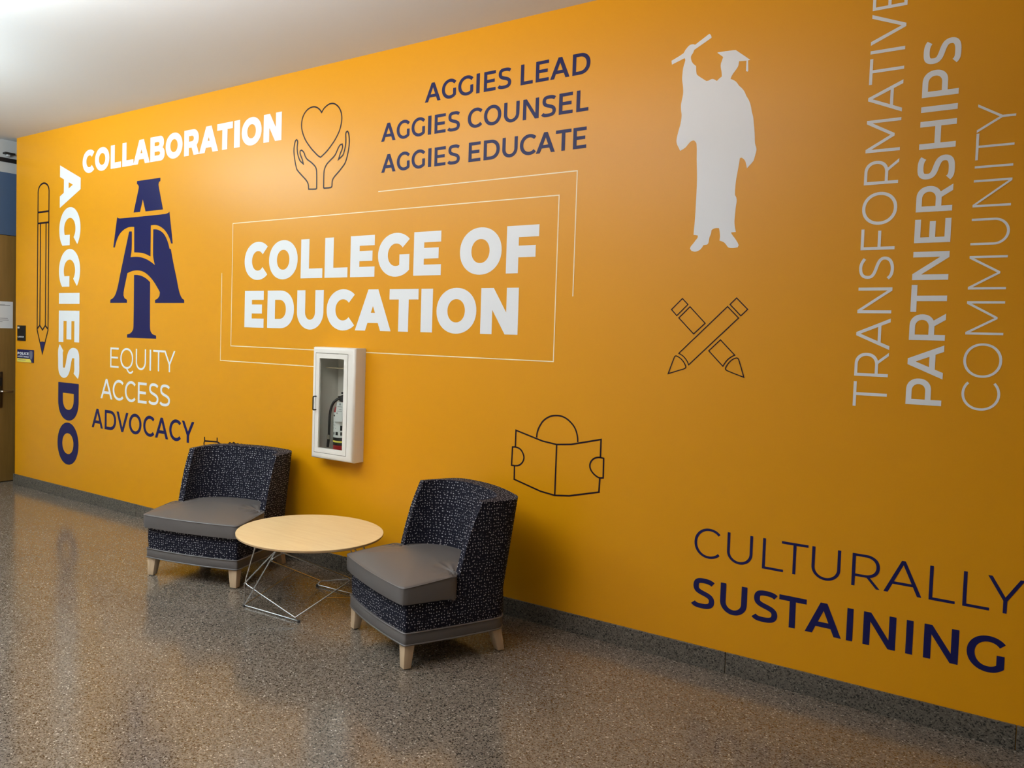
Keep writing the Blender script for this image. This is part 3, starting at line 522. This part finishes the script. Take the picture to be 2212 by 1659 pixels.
drawing('handshake_drawing', 'dark outline drawing of clasped hands showing above the left chair', [('hand_outline', DATA['shake'][:3]), ('knuckle_outline', DATA['shake'][3:])], 0.0125)

# ------------------------------------------------------------------ wall signs
def plate(bm, x0, x1, z0, z1, y, th): box(bm, x0, x1, y-th, y, z0, z1, 0.0012, 1)
def words(bm, txt, x0, x1, z, H, v, h, y, gap=.12):
    ws = {'I': v*1.05, 'L': .66, 'E': .68, 'S': .72, 'O': 1.0, 'C': .86, 'A': .98, 'P': .80, 'N': .84, 'R': .82, 'M': 1.02, 'T': .78}
    tot = sum(ws[c] for c in txt)+gap*(len(txt)-1); k = (x1-x0)/tot; x = x0
    for c in txt:
        sheet(bm, [(s, [(a*k/1.0, b*H) for a, b in p]) for s, p in glyph(c, ws[c], v, h)], lambda a, b, x=x: (x+a, y, z+b))
        x += (ws[c]+gap)*k
t = thing('room_sign', 'small black square room sign near the left end of the wall', 'sign')
bm = bmesh.new(); plate(bm, -7.956, -7.8025, 1.4265, 1.576, -0.001, 0.006); link('sign_plate', bm, M_ink, t)
bm = bmesh.new(); words(bm, 'CLASSROOM', -7.947, -7.828, 1.458, 0.014, .2, .2, -0.0078); link('sign_text', bm, M_white, t)['label'] = 'tiny white lettering'
bm = bmesh.new(); plate(bm, -7.948, -7.912, 1.546, 1.562, -0.0071, 0.0008); link('number_panel', bm, M_lab, t)['label'] = 'small pale number tile'
t = thing('police_sign', 'navy and yellow police assistance sign below the black room sign', 'sign')
bm = bmesh.new(); plate(bm, -7.957, -7.645, 1.2195, 1.342, -0.001, 0.005); link('sign_plate', bm, M_navy, t)
bm = bmesh.new(); sheet(bm, [(1, [(-7.957, 1.2195), (-7.683, 1.2195), (-7.69, 1.238), (-7.712, 1.254), (-7.957, 1.254)])], on_wall(0.0066)); link('yellow_band', bm, M_yel, t)
bm = bmesh.new(); words(bm, 'POLICE', -7.948, -7.735, 1.291, 0.025, .26, .24, -0.0068); link('sign_text', bm, M_white, t)
bm = bmesh.new(); words(bm, 'ASSISTANCE', -7.946, -7.735, 1.266, 0.014, .2, .2, -0.0068); link('sign_text', bm, M_white, t)
bm = bmesh.new(); sheet(bm, [(1, [(-7.722, 1.326), (-7.69, 1.334), (-7.662, 1.326), (-7.660, 1.285), (-7.670, 1.262), (-7.692, 1.246), (-7.714, 1.264), (-7.723, 1.288)])], on_wall(0.0066)); link('badge', bm, M_sgrey, t)['label'] = 'dark grey badge shape'
bm = bmesh.new(); sheet(bm, [(1, rect(-7.942, 1.2375, -7.79, 1.2425))], on_wall(0.007)); link('small_print', bm, M_greyink, t)
t = thing('paper_notice', 'white paper notice taped on the wooden door at the left edge', 'notice', (-8.17, 0, 0))
bm = bmesh.new(); box(bm, -0.0035, -0.0022, -0.152, 0.058, 1.543, 1.809); link('sheet', bm, M_paper, t, smooth=False)
for z, y0, y1, hh in ((1.768, -0.13, 0.03, .006), (1.640, -0.10, 0.008, .005), (1.622, -0.12, 0.018, .005), (1.606, -0.13, -0.045, .004), (1.776, -0.13, -0.02, .004)):
    bm = bmesh.new(); vv = [bm.verts.new(p) for p in ((-0.0018, y0, z), (-0.0018, y1, z), (-0.0018, y1, z+hh), (-0.0018, y0, z+hh))]; bm.faces.new(vv); link('print_line', bm, M_greyink, t)

# ------------------------------------------------------------------ extinguisher cabinet
cab = thing('extinguisher_cabinet', 'white fire extinguisher cabinet with a narrow glass door on the orange wall', 'cabinet')
X0, X1, Z0, Z1, YF = -3.832, -3.459, 0.757, 1.502, -0.112
dx0, dx1, dz0, dz1 = -3.7987, -3.5146, 0.7985, 1.4615
bm = bmesh.new()
def ring(y, i): return [(X0+i, y, Z0+i), (X1-i, y, Z0+i), (X1-i, y, Z1-i), (X0+i, y, Z1-i)]
hole = lambda y, g=0.0: [(dx0-g, y, dz0-g), (dx1+g, y, dz0-g), (dx1+g, y, dz1+g), (dx0-g, y, dz1+g)]
loft(bm, [ring(-0.001, 0.0), ring(YF+0.022, 0.0), ring(YF+0.008, 0.004), ring(YF+0.002, 0.012), ring(YF, 0.020), hole(YF, 0.002), hole(-0.085, 0.002)], cap0=False, cap1=False)
link('body', bm, M_cab, cab, sharp=60)
bm = bmesh.new()
tx0, tx1, tz0, tz1 = hx0+0.004, hx1-0.004, hz0+0.004, hz1-0.004
loft(bm, [[(dx0-.002, -0.085, dz0-.002), (dx1+.002, -0.085, dz0-.002), (dx1+.002, -0.085, dz1+.002), (dx0-.002, -0.085, dz1+.002)], [(tx0, -0.084, tz0), (tx1, -0.084, tz0), (tx1, -0.084, tz1), (tx0, -0.084, tz1)],
          [(tx0, 0.12, tz0), (tx1, 0.12, tz0), (tx1, 0.12, tz1), (tx0, 0.12, tz1)]], cap0=False)
link('lining', bm, M_tub, cab, smooth=False)
gx0, gx1, gz0, gz1 = -3.7653, -3.5480, 0.8307, 1.4278
dr = bpy.data.objects.new('door', None); C.objects.link(dr); dr.parent = cab
bm = bmesh.new()
e = 0.0015
A = [(dx0+e, dz0+e), (dx1-e, dz0+e), (dx1-e, dz1-e), (dx0+e, dz1-e)]; G = [(gx0, gz0), (gx1, gz0), (gx1, gz1), (gx0, gz1)]
r3 = lambda q, y: [(a, y, b) for a, b in q]
loft(bm, [r3(A, -0.096), r3(A, YF-0.001), r3(G, YF-0.001), r3(G, -0.096), r3(A, -0.096)], cap0=False, cap1=False)
bmesh.ops.remove_doubles(bm, verts=bm.verts, dist=1e-6)
link('door_frame', bm, M_cab, dr, smooth=False)
bm = bmesh.new(); box(bm, gx0-.003, gx1+.003, -0.104, -0.101, gz0-.003, gz1+.003); link('glass', bm, M_glass, dr, smooth=False)
bm = bmesh.new(); tube(bm, fillet([(-3.789, YF, 1.172), (-3.789, YF-0.03, 1.172), (-3.789, YF-0.03, 1.082), (-3.789, YF, 1.082)], 0.008), 0.0045, 8); link('handle', bm, M_rub, dr)

ex = thing('fire_extinguisher', 'red fire extinguisher with black hose standing inside the white cabinet', 'fire extinguisher', (-3.642, 0.0, 0.7865))
r = 0.066
bm = bmesh.new(); lathe(bm, [(0.02, 0.0), (r-.004, 0.0), (r, 0.006), (r, 0.285), (r-.008, 0.315), (r-.03, 0.338), (0.018, 0.348), (0.016, 0.36)]); link('tank', bm, M_red, ex)
def band(z0, z1, rr, m, nm, a0=0, a1=360):
    bm = bmesh.new(); n = 48
    q = []
    for k in range(n+1):
        a = math.radians(a0+(a1-a0)*k/n); q.append((rr*math.cos(a), rr*math.sin(a)))
    va = [bm.verts.new((x, y, z0)) for x, y in q]; vb = [bm.verts.new((x, y, z1)) for x, y in q]
    for k in range(n): bm.faces.new((va[k], va[k+1], vb[k+1], vb[k]))
    return link(nm, bm, m, ex)
band(0.118, 0.285, r+.0006, M_lab, 'label', 150, 390)
band(0.124, 0.280, r+.0010, M_yel, 'label_edge', 316, 345)
bm = bmesh.new()
for a, z, ww, hh in ((247, .135, 6, .018), (272, .134, 9, .022), (305, .134, 9, .022), (302, .166, 8, .034), (252, .176, 12, .006), (248, .198, 10, .004), (250, .215, 12, .004), (296, .214, 24, .003), (246, .258, 8, .010)):
    P = [(math.radians(a-ww), z), (math.radians(a+ww), z), (math.radians(a+ww), z+hh), (math.radians(a-ww), z+hh)]
    bm.faces.new([bm.verts.new(((r+.0014)*math.cos(p), (r+.0014)*math.sin(p), q)) for p, q in P])
link('label_print', bm, M_ink, ex)
band(0.098, 0.118, r+.0012, M_rub, 'strap'); band(0.086, 0.097, r+.0016, M_yel, 'yellow_ring', 150, 390); band(0.066, 0.086, r+.0008, M_rub, 'strap')
bm = bmesh.new(); lathe(bm, [(0.014, 0.35), (0.030, 0.356), (0.033, 0.372), (0.028, 0.392), (0.012, 0.398)], n=24); box(bm, -0.045, 0.05, -0.011, 0.011, 0.375, 0.39, 0.003); box(bm, -0.02, 0.075, -0.009, 0.009, 0.405, 0.417, 0.003); link('valve', bm, M_rub, ex)
bm = bmesh.new(); tube(bm, smooth_path([(-0.012, -0.02, 0.378), (-0.030, -0.040, 0.366), (-0.050, -0.054, 0.338), (-0.068, -0.058, 0.28), (-0.077, -0.054, 0.21), (-0.082, -0.050, 0.125)], False, 5, 80), 0.009, 10); link('hose', bm, M_rub, ex)
bm = bmesh.new(); tube(bm, [(-0.082, -0.050, 0.128), (-0.084, -0.051, 0.1)], 0.0125, 12); link('hose_collar', bm, M_steel, ex)
bm = bmesh.new(); tube(bm, [(-0.084, -0.051, 0.1), (-0.087, -0.055, 0.045)], [0.0095, 0.0085], 12); link('nozzle', bm, M_rub, ex)
tg = thing('inspection_tag', 'white inspection tag hanging in front of the fire extinguisher', 'tag', (-3.637, -0.0825, 0.7865))
bm = bmesh.new(); Q = [(0.010, 0.356), (0.070, 0.358), (0.058, 0.229), (-0.012, 0.228)]
loft(bm, [[(a, -0.0008, b) for a, b in Q], [(a, 0.0, b) for a, b in Q]]); link('card', bm, M_lab, tg, smooth=False)
bm = bmesh.new()
for x0, x1, z0, hh in ((-.012+.0, .000, .325, .012), (-.028, .015, .313, .003), (-.015, .008, .295, .004), (-.03, .012, .282, .003), (-.036, -.026, .265, .01)):
    x0 += .043; x1 += .043; z0 += .013; bm.faces.new([bm.verts.new((a, -.0012, b)) for a, b in ((x0, z0), (x1, z0), (x1, z0+hh), (x0, z0+hh))])
link('tag_print', bm, M_greyink, tg)

# ------------------------------------------------------------------ lounge chairs
W2 = 0.308; D = 0.605
def outline(w, y0, y1, bowf, bowr, rf, rr, z, off=0.0):
    w += off; y0 -= off; y1 += off
    pts = []
    def arc(cx, cy, rad, a0, a1, n):
        return [(cx+rad*math.cos(math.radians(a0+(a1-a0)*k/n)), cy+rad*math.sin(math.radians(a0+(a1-a0)*k/n))) for k in range(n+1)]
    pts += [(-w+rf+(2*w-2*rf)*k/12, y0-bowf*(1-(2*k/12-1)**2)) for k in range(1, 12)]
    pts += arc(w-rf, y0+rf, rf, -90, 0, 4)
    pts += [(w+0.006*math.sin(PI*k/8), y0+rf+(y1-rr-y0-rf)*k/8) for k in range(1, 8)]
    pts += arc(w-rr, y1-rr, rr, 0, 90, 7)
    pts += [(w-rr-(2*w-2*rr)*k/12, y1+bowr*(1-(2*k/12-1)**2)) for k in range(1, 12)]
    pts += arc(-w+rr, y1-rr, rr, 90, 180, 7)
    pts += [(-w-0.006*math.sin(PI*k/8), y1-rr-(y1-rr-y0-rf)*k/8) for k in range(1, 8)]
    pts += arc(-w+rf, y0+rf, rf, 180, 270, 4)
    return [(x, y, z) for x, y in pts]
def yfront(z):
    T = [(0.20, 0.290), (0.42, 0.300), (0.55, 0.334), (0.66, 0.368), (0.80, 0.430)]
    for (a, b), (c, d_) in zip(T, T[1:]):
        if z <= c: return b+(d_-b)*max(0, z-a)/(c-a)
    return T[-1][1]
def make_chair(label, loc, rz, scl):
    t = thing('lounge_chair', label, 'chair', loc, rz, 'lounge chairs by the coffee table'); t.scale = scl
    SK = lambda z, o=0.0: outline(W2-0.002, 0.0, D, 0.022, 0.020, 0.014, 0.085, z, o)
    bm = bmesh.new(); loft(bm, [SK(0.122), SK(0.126, .002), SK(0.178, .002), SK(0.182)]); band_ = link('base_band', bm, M_vinyl, t)
    for z in (0.124, 0.181):
        bm = bmesh.new(); tube(bm, SK(z, 0.0025), 0.0042, 6, True); link('piping', bm, M_vinyl, band_)
    BO = lambda z, o=0.0: outline(W2-0.008, 0.006, D+0.004, 0.020, 0.020, 0.012, 0.085, z, o)
    bm = bmesh.new(); loft(bm, [BO(0.183), BO(0.25, .004), BO(0.325, .002), BO(0.328, -.004)]); link('seat_base', bm, M_dots, t, uv=True)
    # seat cushion, wider in front of the wings
    bm = bmesh.new()
    half = [(0.0, -0.046), (0.10, -0.044), (0.20, -0.038), (0.28, -0.029), (0.302, -0.025), (0.316, -0.014), (0.321, 0.02), (0.323, 0.10), (0.322, 0.20), (0.319, 0.258), (0.314, 0.278), (0.300, 0.289), (0.285, 0.297), (0.272, 0.315), (0.262, 0.35), (0.245, 0.41), (0.20, 0.48), (0.12, 0.530), (0.0, 0.548)]
    full = half+[(-x, y) for x, y in half[-2:0:-1]]
    P2 = smooth_path(full, True, 4, 70); c0 = Vector((0, 0.25))
    def cring(s, z, zs=None):
        out = []
        for p in P2:
            q = c0+(p-c0)*s; zz = z+(0.0 if z < 0.36 else 0.030*max(0.0, min(1.0, (q.y+0.02)/0.30))*(1.0 if z > 0.39 else 0.4))
            for sg in (-1, 1):
                v_ = q-Vector((sg*0.272, 0.296)); dd = v_.length
                if dd < 0.12 and s < 0.999 and s > 0.4:
                    ang = math.atan2(v_.y, -sg*v_.x)
                    zz -= (0.016*(0.5+0.5*math.cos(ang*10))+0.006)*(1-dd/0.12)
            out.append((q.x, q.y, zz))
        return out
    rings = [cring(0.97, 0.322), cring(0.995, 0.324), cring(1.0, 0.332), cring(1.004, 0.365), cring(1.0, 0.398), cring(0.995, 0.405)]
    for k in range(1, 31):
        s = 0.992*(1-k/31)**1.0; rings.append(cring(s, 0.4065+0.026*(1-s**2.6)))
    loft(bm, rings); cu = link('seat_cushion', bm, M_vinyl, t, sharp=60)
    bm = bmesh.new(); tube(bm, cring(1.0, 0.4035), 0.0026, 6, True); link('seam', bm, M_vinyl, cu)
    # wrap-around back
    bm = bmesh.new(); n = 40
    def sect(tt):
        zb = 0.20+tt*0.582
        yf = yfront(zb); lean = 0.075*max(0, (zb-0.3)/0.48); yb = D+0.002+lean; rr = 0.085
        out, inn = [], []
        w = W2-0.006+0.006*tt
        path = [(w, yf)]+[(w+.004*math.sin(PI*k/8), yf+(yb-rr-yf)*k/8) for k in range(1, 8)]+[(w-rr+rr*math.cos(a), yb-rr+rr*math.sin(a)) for a in [math.radians(90*k/8) for k in range(9)]]
        nb = (n+1-2*len(path)); mid_ = [(w-rr-(2*w-2*rr)*k/(nb+1), yb+0.022*(1-(2*k/(nb+1)-1)**2)) for k in range(1, nb+1)]
        path = path+mid_+[(-x, y) for x, y in reversed(path)]
        wi = w-0.036; yi = yb+0.022-0.088
        inner = []
        for k in range(n+1):
            a = PI*k/n; cs, sn = math.cos(a), math.sin(a)
            inner.append((wi*math.copysign(abs(cs)**0.68, cs), yf+(yi-yf)*abs(sn)**0.68))
        def zt(x): return zb+tt*tt*0.012*(1-(x/W2)**2)
        return [(x, y, zt(x)) for x, y in path], [(x, y, zt(x)) for x, y in inner]
    lv = [sect(k/12) for k in range(13)]
    N = len(lv[0][0])
    vo = [[bm.verts.new(p) for p in a] for a, b in lv]; vi = [[bm.verts.new(p) for p in b] for a, b in lv]
    for i in range(12):
        for k in range(N-1):
            bm.faces.new((vo[i][k], vo[i][k+1], vo[i+1][k+1], vo[i+1][k])); bm.faces.new((vi[i][k+1], vi[i][k], vi[i+1][k], vi[i+1][k+1]))
        for k in (0, N-1):
            q = (vo[i][k], vi[i][k], vi[i+1][k], vo[i+1][k]); bm.faces.new(q if k == N-1 else q[::-1])
    for k in range(N-1):
        bm.faces.new((vo[12][k], vo[12][k+1], vi[12][k+1], vi[12][k])); bm.faces.new((vo[0][k+1], vo[0][k], vi[0][k], vi[0][k+1]))
    es = [e_ for e_ in bm.edges if len(e_.link_faces) == 2 and e_.calc_face_angle(0) > math.radians(48) and min(v_.co.z for v_ in e_.verts) > 0.25]
    bmesh.ops.bevel(bm, geom=es, offset=0.014, segments=4, profile=0.5, affect='EDGES')
    link('backrest', bm, M_dots, t, sharp=50, uv=True)
    # tapered splayed legs
    for sx in (-1, 1):
        for fr in (1, 0):
            bm = bmesh.new()
            top = 0.056; bot = 0.040
            if fr:
                cx, cy = sx*(W2-0.034), 0.033; bx, by = sx*(W2-0.028), 0.024
            else:
                cx, cy = sx*(W2-0.045), D-0.060; bx, by = sx*(W2-0.032), D-0.030
            sq = lambda x, y, s, z: [(x-s/2, y-s/2, z), (x+s/2, y-s/2, z), (x+s/2, y+s/2, z), (x-s/2, y+s/2, z)]
            loft(bm, [sq(bx, by, bot, 0.005), sq(cx, cy, top, 0.123)])
            bmesh.ops.bevel(bm, geom=list(bm.edges), offset=0.0025, segments=2, profile=0.5, affect='EDGES')
            lg = link('leg', bm, M_leg, t)
            bm = bmesh.new(); lathe(bm, [(0.015, 0.0), (0.017, 0.001), (0.017, 0.006)], bx, by, 16); link('glide', bm, M_foot, lg)
    return t
make_chair('dotted navy lounge chair with grey seat, left of the round table, below ADVOCACY', (-4.1659, -0.8236, 0), 0.2817, (1.1153, 1.0525, 0.9864))
make_chair('dotted navy lounge chair with grey seat, right of the round table, nearest the camera', (-2.5994, -0.8811, 0), -0.4263, (1.0409, 0.993, 1.0))

# ------------------------------------------------------------------ round coffee table
cx, cy = -3.333, -0.612; TH = 0.430
tb = thing('coffee_table', 'round pale wood coffee table on a wire base between the two chairs', 'table', (cx, cy, 0))
R = 0.4315
bm = bmesh.new(); lathe(bm, [(0.02, TH-0.004), (R-.0005, TH-0.004), (R, TH-0.0015), (R-.002, TH), (0.02, TH)], n=120); link('tabletop', bm, M_top, tb, sharp=25)
bm = bmesh.new(); lathe(bm, [(0.05, TH-0.024), (R-.030, TH-0.024), (R-.003, TH-0.0135), (R-.0008, TH-0.012), (R-.0008, TH-0.0041), (0.05, TH-0.0041)], n=120); link('plywood_edge', bm, M_edge, tb, sharp=25)
def loc(p): return Vector((p[0]-cx, p[1]-cy, p[2]))
S180 = lambda p: Vector((-p.x, -p.y, p.z))
rr = 0.0047
TABLE = [(-3.5677, -0.9021, 0.0), (-3.1476, -0.8773, 0.0), (-3.5677, -0.9021, 0.1377), (-3.1586, -0.8958, 0.03), (-3.0211, -0.5841, 0.2), (-3.2424, -0.9665, 0.405), (-3.5228, -0.8445, 0.405)]
Lf, Ff, Lt, Jf, G_, Uf, Ul = (loc(p) for p in TABLE)
bm = bmesh.new()
for sgn in (0, 1):
    T = (lambda p: p) if not sgn else S180
    Rf, Bf = S180(Lf), S180(Ff)
    up = Vector((0, 0, 0.012))
    L0, F0 = Lf.copy(), Ff.copy(); L0.z = F0.z = rr+0.003
    tube(bm, fillet([T(p) for p in (Lt, L0, F0, Jf)], 0.02), rr)
    tube(bm, fillet([T(p) for p in (Ul, Lt, Jf)], 0.03), rr)
    tube(bm, fillet([T(p) for p in (Uf, Lt)], 0.01), rr)
    tube(bm, fillet([T(p) for p in (L0, Uf)], 0.01), rr)
    tube(bm, fillet([T(p) for p in (Jf, G_, Uf)], 0.035), rr)
    tube(bm, [T(L0), (S180(Jf)+S180(G_))/2 if not sgn else (Jf+G_)/2], rr*0.8)
Ur, Ub = S180(Ul), S180(Uf)
for q in (Uf, Ub, Ul, Ur):
    tube(bm, [(q.x, q.y, q.z-0.004), (q.x, q.y, TH-0.0235)], 0.012, 12)
tube(bm, [Uf, Ul], rr); tube(bm, [Ul, Ub], rr); tube(bm, [Ub, Ur], rr); tube(bm, [Ur, Uf], rr)
link('wire_base', bm, M_chrome, tb, sharp=60)
for q in (Lf, Ff, S180(Lf), S180(Ff)):
    bm = bmesh.new(); lathe(bm, [(0.007, 0.0), (0.009, 0.001), (0.009, 0.012), (0.006, 0.015)], q.x, q.y, 14); link('foot', bm, M_foot, tb)
